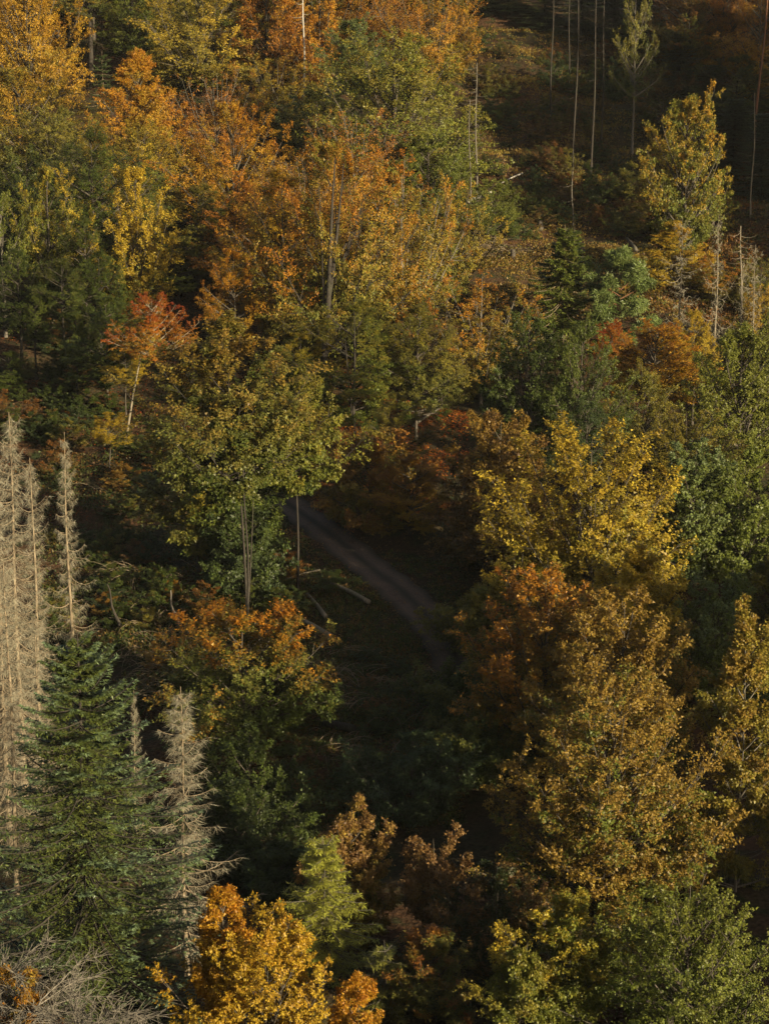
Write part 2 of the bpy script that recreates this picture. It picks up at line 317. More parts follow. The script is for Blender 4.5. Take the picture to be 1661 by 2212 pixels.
def trunk_mesh(seed, H, r, lean=(0, 0), wob=.12, top=.12, fork=None, k=8):
    g = np.random.default_rng(seed); m = 9; t = np.linspace(0, 1, m)
    P = np.stack([lean[0] * (1 - t) + wob * np.sin(t * 5 + seed) * np.sin(t * pi), lean[1] * (1 - t) + wob * np.sin(t * 4 + seed * 2) * np.sin(t * pi), H * t], -1)
    rad = r * ((1 - t) * (1 - top) + top) * (1 + .55 * np.exp(-t * H / .5)); P[0, 2] -= .4
    out = [tubes(P[None], rad[None], k)]
    if fork:
        for (f0, dx, dy, f1, rf) in fork:
            j = np.linspace(0, 1, 7); b = np.array([np.interp(f0, t, P[:, a]) for a in range(3)])
            Q = np.stack([b[0] + dx * j ** .8, b[1] + dy * j ** .8, b[2] + (f1 - f0) * H * j], -1)
            out.append(tubes(Q[None], (r * rf * (1.02 - .85 * j))[None], 6))
    return mesh('trunk', *cat(out), BARK, True)
BK = dict(b=(.070, .058, .045), d=(.036, .030, .024), g=(.115, .10, .08), w=(.40, .37, .32), p=(.14, .065, .035), s=(.20, .155, .10), s2=(.19, .16, .115))
def root(name, loc, label, category, group=None):
    o = bpy.data.objects.new(name, None); C.objects.link(o); o.location = loc; o.empty_display_size = .5
    o['label'] = label; o['category'] = category
    if group: o['group'] = group
    return o
def crown_h(x, yt, d, yb):
    p = at(x, (yt + yb) / 2, d); return at(x, yt, d)[2] - max(at(x, yb, d)[2], float(ground(p[0], d)) + .3)
def stand(name, category, x, yt, d, yb, label, group, colours, crown_me, limb_me, bark, scale=(1, 1), rz=0, tr=.022, lean=None, fork=None, htop=.96, seed=0, tilt=0, trunk=True, back=0):
    """one tree: rooted on the slope d metres out, its top at picture height yt, its leaves down to yb"""
    top = at(x, yt, d); mid = at(x, (yt + yb) / 2, d); bot = at(x, yb, d)
    X, Y = mid[0], d; bx, by = X, Y
    if lean: bx = at(lean, yb, d)[0]
    z0 = float(ground(bx, by)); Hh = top[2] - z0
    o = root(name, (bx, by, z0), label, category, group)
    lx, ly = X - bx, Y - by
    zc = max(bot[2] - z0, .3)
    if trunk:
        rr = max(tr * Hh * .5, .05)
        k = trunk_mesh(seed + 3, Hh * htop, rr, (-lx, -ly), .10, .10, fork)
        t_ = link('trunk', k, o, bark=bark); t_.location = (lx, ly, 0)
    for nm, me in (('crown', crown_me), ('branchwork', limb_me)):
        if me is None: continue
        c = link(nm, me, o, kind='stuff', bark=bark, **colours); c.location = (lx, ly + back, zc); c.scale = (scale[0], scale[0], scale[1]); c.rotation_euler = (0, tilt, rz)
    return o, Hh, zc

# far kinds, shared between trees more than 150 m out; broad trees have crowns of their own with more and not larger leaves
NOM = 5.0, 11.0; BIG = 7.5, 13.5
FAR = {}
def far(kind, big=False):
    if (kind, big) not in FAR:
        s = 40 + len(FAR)
        P = dict(beech=dict(prof='dome'), beech2=dict(prof='ovoid', s0=.5, s1=2.0), vase=dict(prof='vase', s0=1.0, s1=2.4, twigs=True),
                 twiggy=dict(prof='vase', n4=13, s0=1.0, s1=2.6, bare=.7, twigs=True, flat=.4), oak=dict(prof='dome', flat=.35, lop=.3, clump=.75),
                 oak2=dict(prof='ovoid', flat=.35, lop=.34, clump=.7), layer=dict(prof='ovoid', n1=44, s0=.05, s1=1.0, flat=.8, lop=.36),
                 spire=dict(prof='spire', s0=.4, s1=1.5, lop=.4, flat=.35), thin=dict(prof='column', n1=32, n2=9, n3=6, n4=13, s0=.3, s1=1.4, lop=.4),
                 shrub=dict(prof='dome', n1=20, n2=8, n3=5, n4=12, leaf=.34, s0=.6, s1=2, lop=.4, limb=.007))[kind]
        Q = dict(n1=48, n2=11, n3=7, n4=14, leaf=.155)
        if big: Q.update(n1=64, n2=12, n3=8, n4=13, leaf=.165)
        Q.update(P)
        if big: Q['n1'] = 64
        FAR[(kind, big)] = decid(s, *(BIG if big else NOM), **Q)
    return FAR[(kind, big)]
SEED = [100]
def tree(x, yt, d, w, yb, kind, colours, label, name='beech_tree', group=None, bark='b', category='tree', near=None, **kw):
    SEED[0] += 1; s = SEED[0]; g = random.Random(s)
    R = 1.2 * w / 2 / pxm(d); Hc = crown_h(x, yt, d, yb)
    if near is not None:
        P = dict(leaf=.00128 * d, asp=.82, limb=.007, kite=False, prof=kind); P.update(near)
        cm, lm = decid(s, R, Hc, **P); scale = (1, 1)
    else:
        big = R > 6.6; cm, lm = far(kind, big); nm = BIG if big else NOM; scale = (R / nm[0], Hc / nm[1])
    return stand(name, category, x, yt, d, yb, label, group, pal(colours), cm, lm, BK[bark], scale, g.random() * 6.28 if near is None else 0, seed=s, **kw)[0]

MARKS = [((1243, 250), 'the longest thin pole'), ((1368, 250), 'the white-stemmed birch'), ((1480, 350), 'the lone sunlit tree'), ((1075, 450), 'the small round green tree'), ((1022, 380), 'the twin grey trunks'),
         ((1218, 600), 'the dark green spruce'), ((1335, 600), 'the soft green pine'), ((1364, 536), 'the grey log on the clearing'), ((1040, 650), 'the orange fan-shaped beech'), ((1036, 435), 'the white fallen trunk'), ((1167, 497), 'the pale stump'), ((1105, 392), 'the thin pale branch'),
         ((275, 900), 'the leaning pale stem'), ((150, 1100), 'the slender dead spruce'), ((247, 1310), 'the red-brown snag'), ((377, 1316), 'the leaning grey snag'), ((185, 1365), 'the fir tip'), ((532, 1200), 'the thin valley stems'), ((500, 1330), 'the orange-topped beech'), ((495, 950), 'the tall olive-gold beech'), ((60, 900), 'the tallest dead spruce'),
         ((756, 1290), 'the log at the bend'), ((684, 1320), 'the steeply lying log'), ((676, 1365), 'the log beside the orange-topped beech'), ((730, 1588), 'the thick dark log'), ((890, 1600), 'the dark blue-green tree'), ((985, 1450), 'the lower end of the track'), ((760, 1750), 'the copper-brown maple'), ((650, 1110), 'the upper end of the track'),
         ((655, 80), 'the bare white trunk'), ((1645, 100), 'the reddish pine trunk'), ((60, 20), 'the corner golden beech'), ((575, 40), 'the rust-brown beech'), ((860, 120), 'the largest green tree'), ((440, 30), 'the wide yellow beech'), ((935, 30), 'the bright orange beech'), ((1192, 120), 'the first tall spruce pole'), ((1300, 150), 'the twiggy spruce pole'), ((222, 150), 'the slim young spruce')]
HUE = dict(dk='dark', gr='green', bg='grey-green', br='brown', ru='rust-red', ol='olive', oy='gold-tinged', gb='tawny', og='orange', go='golden')
USED = set()
def say(px, py, size, hue, noun, tail=''):
    for (mx, my), m in sorted(MARKS, key=lambda k: math.hypot(k[0][0] - px, k[0][1] - py)):
        dx, dy = px - mx, py - my; q = math.hypot(dx, dy)
        side = ('right of' if dx > 0 else 'left of') if abs(dx) > 1.8 * abs(dy) else ('below' if dy > 0 else 'above') if abs(dy) > 1.8 * abs(dx) else ('below and ' if dy > 0 else 'above and ') + ('right of' if dx > 0 else 'left of')
        far_ = 'just ' if q < 60 else '' if q < 130 else 'well ' if q < 240 else 'far '
        l = f'{size} {hue} {noun} {far_}{side} {m}{tail}'
        if l not in USED: USED.add(l); return l
# ------------------------------------------------------------------ trees: slope at the back, left and middle
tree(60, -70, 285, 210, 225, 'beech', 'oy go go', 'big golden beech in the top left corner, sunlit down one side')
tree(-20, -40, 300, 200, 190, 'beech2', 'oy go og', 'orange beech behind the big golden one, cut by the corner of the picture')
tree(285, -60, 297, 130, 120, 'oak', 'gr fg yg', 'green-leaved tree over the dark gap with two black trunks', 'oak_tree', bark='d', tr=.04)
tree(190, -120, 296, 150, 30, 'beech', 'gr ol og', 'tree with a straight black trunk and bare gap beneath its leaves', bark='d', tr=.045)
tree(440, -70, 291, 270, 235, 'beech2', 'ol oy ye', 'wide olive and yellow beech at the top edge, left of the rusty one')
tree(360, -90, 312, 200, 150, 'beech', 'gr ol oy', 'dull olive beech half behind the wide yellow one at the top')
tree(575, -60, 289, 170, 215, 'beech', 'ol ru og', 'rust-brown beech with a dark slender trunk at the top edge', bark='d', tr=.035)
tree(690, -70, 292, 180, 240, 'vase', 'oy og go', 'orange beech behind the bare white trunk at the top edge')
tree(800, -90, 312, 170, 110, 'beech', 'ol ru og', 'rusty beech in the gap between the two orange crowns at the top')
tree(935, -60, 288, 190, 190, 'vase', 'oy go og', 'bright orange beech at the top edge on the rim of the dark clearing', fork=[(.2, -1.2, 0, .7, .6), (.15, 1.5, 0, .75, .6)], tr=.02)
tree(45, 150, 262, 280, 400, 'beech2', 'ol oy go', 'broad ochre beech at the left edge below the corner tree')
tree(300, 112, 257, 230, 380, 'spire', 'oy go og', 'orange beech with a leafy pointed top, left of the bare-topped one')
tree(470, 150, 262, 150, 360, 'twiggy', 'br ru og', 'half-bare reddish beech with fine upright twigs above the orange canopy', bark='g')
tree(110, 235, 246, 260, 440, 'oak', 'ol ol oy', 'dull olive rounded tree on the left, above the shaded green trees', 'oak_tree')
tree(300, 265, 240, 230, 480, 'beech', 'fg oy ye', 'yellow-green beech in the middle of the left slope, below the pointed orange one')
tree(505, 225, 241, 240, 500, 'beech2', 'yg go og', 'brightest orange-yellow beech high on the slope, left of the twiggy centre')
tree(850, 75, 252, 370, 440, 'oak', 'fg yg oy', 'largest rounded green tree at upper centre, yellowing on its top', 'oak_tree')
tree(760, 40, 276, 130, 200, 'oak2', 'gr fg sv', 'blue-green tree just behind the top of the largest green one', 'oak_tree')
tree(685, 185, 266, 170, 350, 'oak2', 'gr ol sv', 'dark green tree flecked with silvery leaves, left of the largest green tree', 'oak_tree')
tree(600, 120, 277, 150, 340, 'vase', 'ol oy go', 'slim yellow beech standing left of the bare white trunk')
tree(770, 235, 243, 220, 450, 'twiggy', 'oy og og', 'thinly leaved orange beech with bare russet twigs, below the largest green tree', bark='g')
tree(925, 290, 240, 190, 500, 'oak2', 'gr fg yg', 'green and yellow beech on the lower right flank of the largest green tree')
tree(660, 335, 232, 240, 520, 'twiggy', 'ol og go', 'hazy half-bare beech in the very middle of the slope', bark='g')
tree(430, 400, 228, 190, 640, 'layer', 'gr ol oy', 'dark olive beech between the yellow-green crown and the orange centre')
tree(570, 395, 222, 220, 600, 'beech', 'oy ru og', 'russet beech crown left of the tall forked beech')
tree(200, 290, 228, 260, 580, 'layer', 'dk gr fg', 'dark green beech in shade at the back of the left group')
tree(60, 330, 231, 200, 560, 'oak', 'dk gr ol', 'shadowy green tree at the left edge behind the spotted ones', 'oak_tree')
tree(295, 368, 211, 190, 690, 'beech2', 'fg ye ye', 'tall green beech with yellow-lit shoulder, above the small red tree', tr=.03)  # yellow palette for brightness, sunlight put into the leaf colours
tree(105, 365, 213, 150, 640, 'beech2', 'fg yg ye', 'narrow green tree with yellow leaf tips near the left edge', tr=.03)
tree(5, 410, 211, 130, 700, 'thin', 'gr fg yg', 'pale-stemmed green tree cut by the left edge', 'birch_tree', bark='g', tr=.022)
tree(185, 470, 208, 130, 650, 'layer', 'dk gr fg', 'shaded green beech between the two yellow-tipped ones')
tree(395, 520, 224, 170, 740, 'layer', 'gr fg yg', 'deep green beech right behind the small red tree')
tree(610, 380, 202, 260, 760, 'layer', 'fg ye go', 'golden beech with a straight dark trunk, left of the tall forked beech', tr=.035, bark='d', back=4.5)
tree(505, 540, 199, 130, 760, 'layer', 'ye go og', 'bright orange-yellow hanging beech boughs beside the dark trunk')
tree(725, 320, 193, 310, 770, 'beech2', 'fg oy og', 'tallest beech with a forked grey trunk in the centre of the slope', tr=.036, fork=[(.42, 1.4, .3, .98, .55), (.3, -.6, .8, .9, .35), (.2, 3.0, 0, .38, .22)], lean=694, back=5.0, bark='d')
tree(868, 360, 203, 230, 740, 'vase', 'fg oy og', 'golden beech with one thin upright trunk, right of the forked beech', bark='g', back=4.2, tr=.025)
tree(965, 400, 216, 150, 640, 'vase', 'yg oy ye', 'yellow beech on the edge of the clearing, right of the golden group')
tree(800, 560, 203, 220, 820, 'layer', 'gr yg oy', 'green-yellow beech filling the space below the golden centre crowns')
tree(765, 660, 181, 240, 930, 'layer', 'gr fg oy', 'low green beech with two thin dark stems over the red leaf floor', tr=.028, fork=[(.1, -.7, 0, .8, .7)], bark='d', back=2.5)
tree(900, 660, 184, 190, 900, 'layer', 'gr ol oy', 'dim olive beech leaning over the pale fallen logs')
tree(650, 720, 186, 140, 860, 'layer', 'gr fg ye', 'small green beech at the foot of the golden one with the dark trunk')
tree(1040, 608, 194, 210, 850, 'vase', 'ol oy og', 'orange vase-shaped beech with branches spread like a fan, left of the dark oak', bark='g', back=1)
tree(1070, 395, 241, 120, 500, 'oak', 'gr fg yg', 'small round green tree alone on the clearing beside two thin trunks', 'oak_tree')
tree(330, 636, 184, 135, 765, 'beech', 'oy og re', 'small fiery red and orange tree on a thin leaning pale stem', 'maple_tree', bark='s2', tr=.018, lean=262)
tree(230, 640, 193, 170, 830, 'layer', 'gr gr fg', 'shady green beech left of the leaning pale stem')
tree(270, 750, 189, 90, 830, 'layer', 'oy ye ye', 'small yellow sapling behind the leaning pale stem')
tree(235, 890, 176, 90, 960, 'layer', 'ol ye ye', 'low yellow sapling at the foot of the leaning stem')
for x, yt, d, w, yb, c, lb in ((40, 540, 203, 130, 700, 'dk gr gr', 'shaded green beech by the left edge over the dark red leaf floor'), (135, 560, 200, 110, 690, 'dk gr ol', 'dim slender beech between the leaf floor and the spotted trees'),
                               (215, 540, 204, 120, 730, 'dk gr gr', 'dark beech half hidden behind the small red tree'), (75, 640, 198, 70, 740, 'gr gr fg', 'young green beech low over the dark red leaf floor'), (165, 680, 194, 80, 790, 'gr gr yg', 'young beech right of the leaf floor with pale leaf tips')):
    tree(x, yt, d, w, yb, 'layer', c, lb, bark='d', tr=.03)  # trees added over sunlit ground, their dark palettes standing in for shade
tree(20, 760, 195, 110, 880, 'layer', 'gr gr fg', 'small green bush-like tree at the left edge above the dead spruces')

# ------------------------------------------------------------------ middle: valley bottom
N1 = dict(n1=52, n2=11, n3=7, n4=14); N0 = dict(n1=38, n2=10, n3=7, n4=11)
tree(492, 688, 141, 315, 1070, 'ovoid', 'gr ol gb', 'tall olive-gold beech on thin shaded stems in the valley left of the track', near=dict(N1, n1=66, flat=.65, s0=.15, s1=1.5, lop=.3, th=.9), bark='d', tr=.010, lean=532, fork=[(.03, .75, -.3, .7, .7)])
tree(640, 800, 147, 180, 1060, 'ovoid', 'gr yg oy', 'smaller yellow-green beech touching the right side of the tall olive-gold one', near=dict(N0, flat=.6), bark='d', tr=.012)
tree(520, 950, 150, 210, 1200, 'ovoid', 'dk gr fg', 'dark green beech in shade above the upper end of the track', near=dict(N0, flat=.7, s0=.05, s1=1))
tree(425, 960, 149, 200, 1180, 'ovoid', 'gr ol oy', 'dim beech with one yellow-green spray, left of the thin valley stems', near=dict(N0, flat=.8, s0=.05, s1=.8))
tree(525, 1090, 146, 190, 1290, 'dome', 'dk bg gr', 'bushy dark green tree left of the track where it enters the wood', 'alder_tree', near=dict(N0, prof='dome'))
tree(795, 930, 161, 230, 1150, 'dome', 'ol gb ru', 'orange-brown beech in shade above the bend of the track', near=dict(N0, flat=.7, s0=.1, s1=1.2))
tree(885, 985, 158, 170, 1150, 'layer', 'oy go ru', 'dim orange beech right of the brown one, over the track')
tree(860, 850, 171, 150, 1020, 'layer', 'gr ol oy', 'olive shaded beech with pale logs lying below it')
tree(1140, 690, 164, 200, 1000, 'oak', 'dk gr gr', 'dark rounded oak in shade under the spruce', 'oak_tree')  # shaded part of a crown, the shade put into a darker palette
tree(1255, 690, 160, 150, 960, 'oak2', 'gr gr fg', 'sunlit bright green oak right beside the dark rounded oak', 'oak_tree')  # lit part of that crown, sunlight put into a brighter palette
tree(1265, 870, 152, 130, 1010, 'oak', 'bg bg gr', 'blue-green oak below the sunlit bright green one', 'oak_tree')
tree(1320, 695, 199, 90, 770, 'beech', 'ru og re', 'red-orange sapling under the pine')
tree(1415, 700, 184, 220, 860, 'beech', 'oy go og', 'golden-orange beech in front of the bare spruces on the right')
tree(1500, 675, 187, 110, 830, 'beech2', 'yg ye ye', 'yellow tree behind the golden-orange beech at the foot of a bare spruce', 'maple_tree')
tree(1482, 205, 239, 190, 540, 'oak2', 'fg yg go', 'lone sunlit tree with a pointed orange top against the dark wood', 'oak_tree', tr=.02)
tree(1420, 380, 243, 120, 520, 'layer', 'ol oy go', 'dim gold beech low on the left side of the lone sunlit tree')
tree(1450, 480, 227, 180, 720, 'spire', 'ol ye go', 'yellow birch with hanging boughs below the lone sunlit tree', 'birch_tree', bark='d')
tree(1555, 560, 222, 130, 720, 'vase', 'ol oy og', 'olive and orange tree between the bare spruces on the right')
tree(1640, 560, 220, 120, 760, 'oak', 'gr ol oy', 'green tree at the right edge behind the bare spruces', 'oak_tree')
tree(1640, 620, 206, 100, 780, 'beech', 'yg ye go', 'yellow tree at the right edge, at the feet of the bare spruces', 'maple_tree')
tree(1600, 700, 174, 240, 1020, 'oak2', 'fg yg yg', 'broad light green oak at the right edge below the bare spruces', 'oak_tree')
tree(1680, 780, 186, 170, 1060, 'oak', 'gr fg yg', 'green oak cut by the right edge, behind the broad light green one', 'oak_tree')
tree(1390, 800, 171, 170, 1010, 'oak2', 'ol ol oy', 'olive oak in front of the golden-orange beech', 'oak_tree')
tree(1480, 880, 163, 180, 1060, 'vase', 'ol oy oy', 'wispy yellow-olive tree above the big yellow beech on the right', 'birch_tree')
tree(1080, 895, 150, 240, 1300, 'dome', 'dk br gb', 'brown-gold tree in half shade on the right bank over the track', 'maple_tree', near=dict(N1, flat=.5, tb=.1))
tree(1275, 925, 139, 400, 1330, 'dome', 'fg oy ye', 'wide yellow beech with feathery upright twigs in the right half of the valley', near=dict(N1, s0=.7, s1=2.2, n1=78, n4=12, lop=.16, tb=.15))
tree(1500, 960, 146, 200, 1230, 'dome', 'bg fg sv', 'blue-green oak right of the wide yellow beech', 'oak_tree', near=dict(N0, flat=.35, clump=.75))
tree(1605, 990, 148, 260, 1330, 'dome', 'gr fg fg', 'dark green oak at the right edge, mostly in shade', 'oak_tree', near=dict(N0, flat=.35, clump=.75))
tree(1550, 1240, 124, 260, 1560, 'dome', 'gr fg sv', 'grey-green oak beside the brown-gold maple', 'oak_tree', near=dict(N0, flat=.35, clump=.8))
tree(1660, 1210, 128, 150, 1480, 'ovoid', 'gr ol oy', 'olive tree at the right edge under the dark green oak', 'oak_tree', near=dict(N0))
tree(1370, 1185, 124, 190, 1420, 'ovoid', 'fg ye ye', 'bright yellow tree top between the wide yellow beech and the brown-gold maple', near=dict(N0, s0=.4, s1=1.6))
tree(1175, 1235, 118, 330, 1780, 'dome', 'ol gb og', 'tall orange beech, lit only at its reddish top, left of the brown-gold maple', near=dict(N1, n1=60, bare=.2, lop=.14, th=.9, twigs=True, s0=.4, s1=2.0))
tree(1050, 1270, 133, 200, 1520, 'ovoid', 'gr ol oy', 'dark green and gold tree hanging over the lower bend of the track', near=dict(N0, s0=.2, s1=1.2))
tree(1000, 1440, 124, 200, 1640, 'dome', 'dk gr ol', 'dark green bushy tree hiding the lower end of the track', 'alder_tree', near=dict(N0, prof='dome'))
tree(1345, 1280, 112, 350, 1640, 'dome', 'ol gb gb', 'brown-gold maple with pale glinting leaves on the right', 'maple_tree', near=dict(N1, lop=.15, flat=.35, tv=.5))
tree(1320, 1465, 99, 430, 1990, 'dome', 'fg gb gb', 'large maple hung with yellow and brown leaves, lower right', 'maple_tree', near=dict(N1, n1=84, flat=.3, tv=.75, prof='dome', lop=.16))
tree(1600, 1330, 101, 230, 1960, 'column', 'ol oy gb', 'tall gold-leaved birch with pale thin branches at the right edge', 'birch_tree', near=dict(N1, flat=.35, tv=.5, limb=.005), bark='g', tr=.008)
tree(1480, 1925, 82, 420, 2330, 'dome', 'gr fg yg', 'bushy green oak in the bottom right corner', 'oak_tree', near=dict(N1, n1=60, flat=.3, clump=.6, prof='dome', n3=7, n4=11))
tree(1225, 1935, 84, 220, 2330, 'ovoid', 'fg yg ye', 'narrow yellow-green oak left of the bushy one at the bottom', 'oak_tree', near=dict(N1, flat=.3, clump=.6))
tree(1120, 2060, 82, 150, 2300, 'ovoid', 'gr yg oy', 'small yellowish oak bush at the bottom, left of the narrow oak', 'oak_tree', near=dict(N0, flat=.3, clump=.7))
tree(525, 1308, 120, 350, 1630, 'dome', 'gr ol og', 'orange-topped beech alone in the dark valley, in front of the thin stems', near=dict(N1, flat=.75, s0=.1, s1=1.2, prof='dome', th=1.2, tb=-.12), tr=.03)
tree(540, 1590, 111, 260, 1900, 'ovoid', 'dk dk gr', 'tree below the orange-topped beech, deep shade put into its black-green leaves', near=dict(N0, flat=.6))  # near-black palette paints the shade of the hollow into the leaves
tree(520, 1700, 104, 260, 2080, 'ovoid', 'dk dk gr', 'added tree between dead spruce and larch, deepest shade put into its black-green leaves', near=dict(N0, flat=.6))  # added to fill the hollow, shade painted into the leaf colours
tree(610, 1830, 100, 170, 2100, 'ovoid', 'dk dk gr', 'added tree directly behind the light green larch, shade put into its dark leaves', near=dict(N0, flat=.6))  # another added filler with the hollow's shade in its palette
tree(1010, 1560, 115, 190, 1860, 'ovoid', 'dk gr ol', 'added tree, shade put into its dim green leaves, between the dark blue-green one and the large maple', near=dict(N0, flat=.6))  # added to cover sunlit ground, shade put into its dark palette
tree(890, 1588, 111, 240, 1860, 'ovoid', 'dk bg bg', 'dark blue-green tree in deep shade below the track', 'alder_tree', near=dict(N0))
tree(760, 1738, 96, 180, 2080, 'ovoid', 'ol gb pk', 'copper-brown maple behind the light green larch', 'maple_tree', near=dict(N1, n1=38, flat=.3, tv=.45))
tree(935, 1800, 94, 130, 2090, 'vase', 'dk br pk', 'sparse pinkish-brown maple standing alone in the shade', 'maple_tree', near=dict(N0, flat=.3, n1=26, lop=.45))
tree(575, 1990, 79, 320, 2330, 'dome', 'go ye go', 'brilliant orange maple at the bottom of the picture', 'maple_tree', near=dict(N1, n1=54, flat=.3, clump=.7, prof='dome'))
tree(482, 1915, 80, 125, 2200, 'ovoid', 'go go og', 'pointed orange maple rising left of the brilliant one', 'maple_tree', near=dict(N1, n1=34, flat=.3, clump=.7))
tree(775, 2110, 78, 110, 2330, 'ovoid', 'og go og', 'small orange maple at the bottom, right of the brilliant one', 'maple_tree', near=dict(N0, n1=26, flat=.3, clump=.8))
tree(1070, 1870, 90, 260, 2260, 'ovoid', 'dk dk br', 'brown-leaved maple, the shade of the large one put into its dark colour', 'maple_tree', near=dict(N1, n1=40, flat=.3, tv=.5))  # palette darkened to carry the shade cast by the large maple
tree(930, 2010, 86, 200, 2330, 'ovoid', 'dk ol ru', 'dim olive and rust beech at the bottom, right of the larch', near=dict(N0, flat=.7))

# ------------------------------------------------------------------ conifers
def needle_tree(x, yt, d, w, yb, label, colours, bark, name, category='tree', group=None, tr=.022, per=7, me=None, **kw):
    SEED[0] += 1; s = SEED[0]
    Hc = crown_h(x, yt, d, yb); R = w / 2 / pxm(d)
    if me is None: me = conifer(s, Hc, R, per, **kw)
    return stand(name, category, x, yt, d, yb, label, group, pal(colours), me[0], me[1], BK[bark], (1, 1), 0, tr, seed=s, htop=.995)[0]
needle_tree(185, 1362, 83, 800, 2420, 'big dark green fir with frosty tips in front of the dead spruces', 'fi gr bt', 'd', 'fir_tree', step=.52, per=11, n2=28, n3=13, crowd=.6, outer=.75, kite=False, shoot=.16, wid=.06, droop=.34, lift=.5, hang=.2, pw=.72, rv=.30)
needle_tree(700, 1805, 90, 290, 2330, 'light yellow-green larch beside the copper-brown maple', 'ol lg lg', 'g', 'larch_tree', step=.33, per=7, n2=20, n3=10, shoot=.22, wid=.035, droop=.18, lift=.2, hang=.8, pw=.62)
needle_tree(830, 2030, 86, 160, 2350, 'dim olive larch low at the bottom, behind the small orange maple', 'dk ol ol', 'g', 'larch_tree', step=.4, per=7, n2=18, n3=7, shoot=.22, wid=.035, droop=.2, lift=.2, hang=.8, pw=.62)
needle_tree(1218, 484, 209, 230, 745, 'dark green spruce with brown bare inside boughs, left of the pine', 'ol gr fg', 's', 'spruce_tree', step=.5, per=9, n2=20, n3=10, kite=False, shoot=.34, wid=.17, droop=.4, lift=.3, hang=.5, pw=.8, rv=.3)
needle_tree(222, 110, 284, 75, 225, 'slim young spruce in the dark gap at the upper left', 'dk bg gr', 's', 'spruce_tree', step=.5, per=6, n2=10, n3=6, shoot=.3, wid=.1, pw=.7)
needle_tree(1240, 490, 216, 70, 640, 'small spruce just behind the dark green one', 'gr gr fg', 's', 'spruce_tree', step=.5, per=6, n2=12, n3=8, shoot=.3, wid=.1, pw=.7)
DEAD = {}
def dead_spruce(x, yt, d, w, yb, label, kind='full', colours='be be be', bark='s', group='dead grey-brown spruces'):
    if not DEAD:
        P = dict(dead=True, kite=False, hang=.6)
        DEAD['full'] = conifer(901, 22, 2.4, 5, step=.46, n2=13, n3=5, shoot=.40, wid=.010, droop=.65, lift=1.0, pw=.62, rv=.5, low=.08, **P)
        DEAD['open'] = conifer(902, 14, 2.2, 4, step=.44, n2=15, n3=7, shoot=.30, wid=.009, droop=.5, lift=.9, pw=.85, rv=.45, low=.06, **P)
        DEAD['bare'] = conifer(903, 12, 2.2, 4, step=.62, n2=8, n3=2, shoot=.3, wid=.03, droop=.6, lift=1.5, pw=.6, rv=.5, **P)
    SEED[0] += 1; s = SEED[0]; hn = dict(full=(22, 2.4), open=(14, 2.2), bare=(12, 2.2))[kind]
    Hc = crown_h(x, yt, d, yb); R = w / 2 / pxm(d); cm, lm = DEAD[kind]
    return stand('dead_spruce', 'tree', x, yt, d, yb, label, group, pal(colours), cm, lm, BK[bark], (1.1 * R / hn[1], Hc / hn[0]), s * 1.7, .016, seed=s, htop=.995)[0]
dead_spruce(42, 885, 112, 170, 2000, 'tallest dead spruce, its grey-brown top above the others at the left edge')
dead_spruce(8, 960, 108, 175, 2050, 'dead spruce cut by the left edge of the picture')
dead_spruce(82, 985, 116, 130, 1900, 'dead spruce with a dark slim trunk, right of the tallest one')
dead_spruce(28, 1210, 101, 180, 2200, 'dead spruce in front of the tallest one, its top half way down')
dead_spruce(92, 1330, 104, 140, 2150, 'dead spruce half hidden by the left side of the fir')
dead_spruce(150, 930, 127, 115, 1560, 'slender dead spruce standing apart above the fir tip', 'open')
dead_spruce(297, 1488, 99, 75, 2060, 'small dead spruce just behind the right side of the fir', 'open')
dead_spruce(398, 1480, 92, 310, 2180, 'pale dead spruce with upturned boughs, right of the fir', 'open')
for (x, yt, yb, w, d, lb) in ((1470, 468, 740, 110, 206, 'bare spruce with wide curved boughs, first of the bare ones on the right slope'), (1547, 466, 780, 70, 203, 'tall bare spruce with a straight pale trunk, second of the bare ones'),
                              (1628, 527, 745, 75, 204, 'bare spruce nearest the right edge'), (1604, 560, 745, 55, 206, 'shorter bare spruce close beside the one nearest the right edge')):
    dead_spruce(x, yt, d, w, yb, lb, 'bare', 'be be be', 's2', 'bare spruces on the right slope')
# pine: bare red stem, needle pads
def pine(x, yt, d, w, yb, label):
    SEED[0] += 1; s = SEED[0]; R = w / 2 / pxm(d); Hc = at(x, yt, d)[2] - at(x, yb, d)[2]
    cm, lm = decid(s, R, Hc, n1=24, n2=10, n3=9, n4=22, leaf=.34, prof='ovoid', s0=.05, s1=.9, flat=.2, lop=.3, clump=.6, th=.2, asp=.2, mat=NEEDLE, limb=.008)
    return stand('pine_tree', 'tree', x, yt, d, yb, label, None, dict(leaf_a=K['gr'], leaf_b=(.105, .14, .035), leaf_c=(.15, .18, .045)), cm, lm, BK['p'], seed=s, lean=1293, tr=.03)
pine(1340, 535, 207, 165, 740, 'soft green pine with a reddish trunk, right of the spruce')

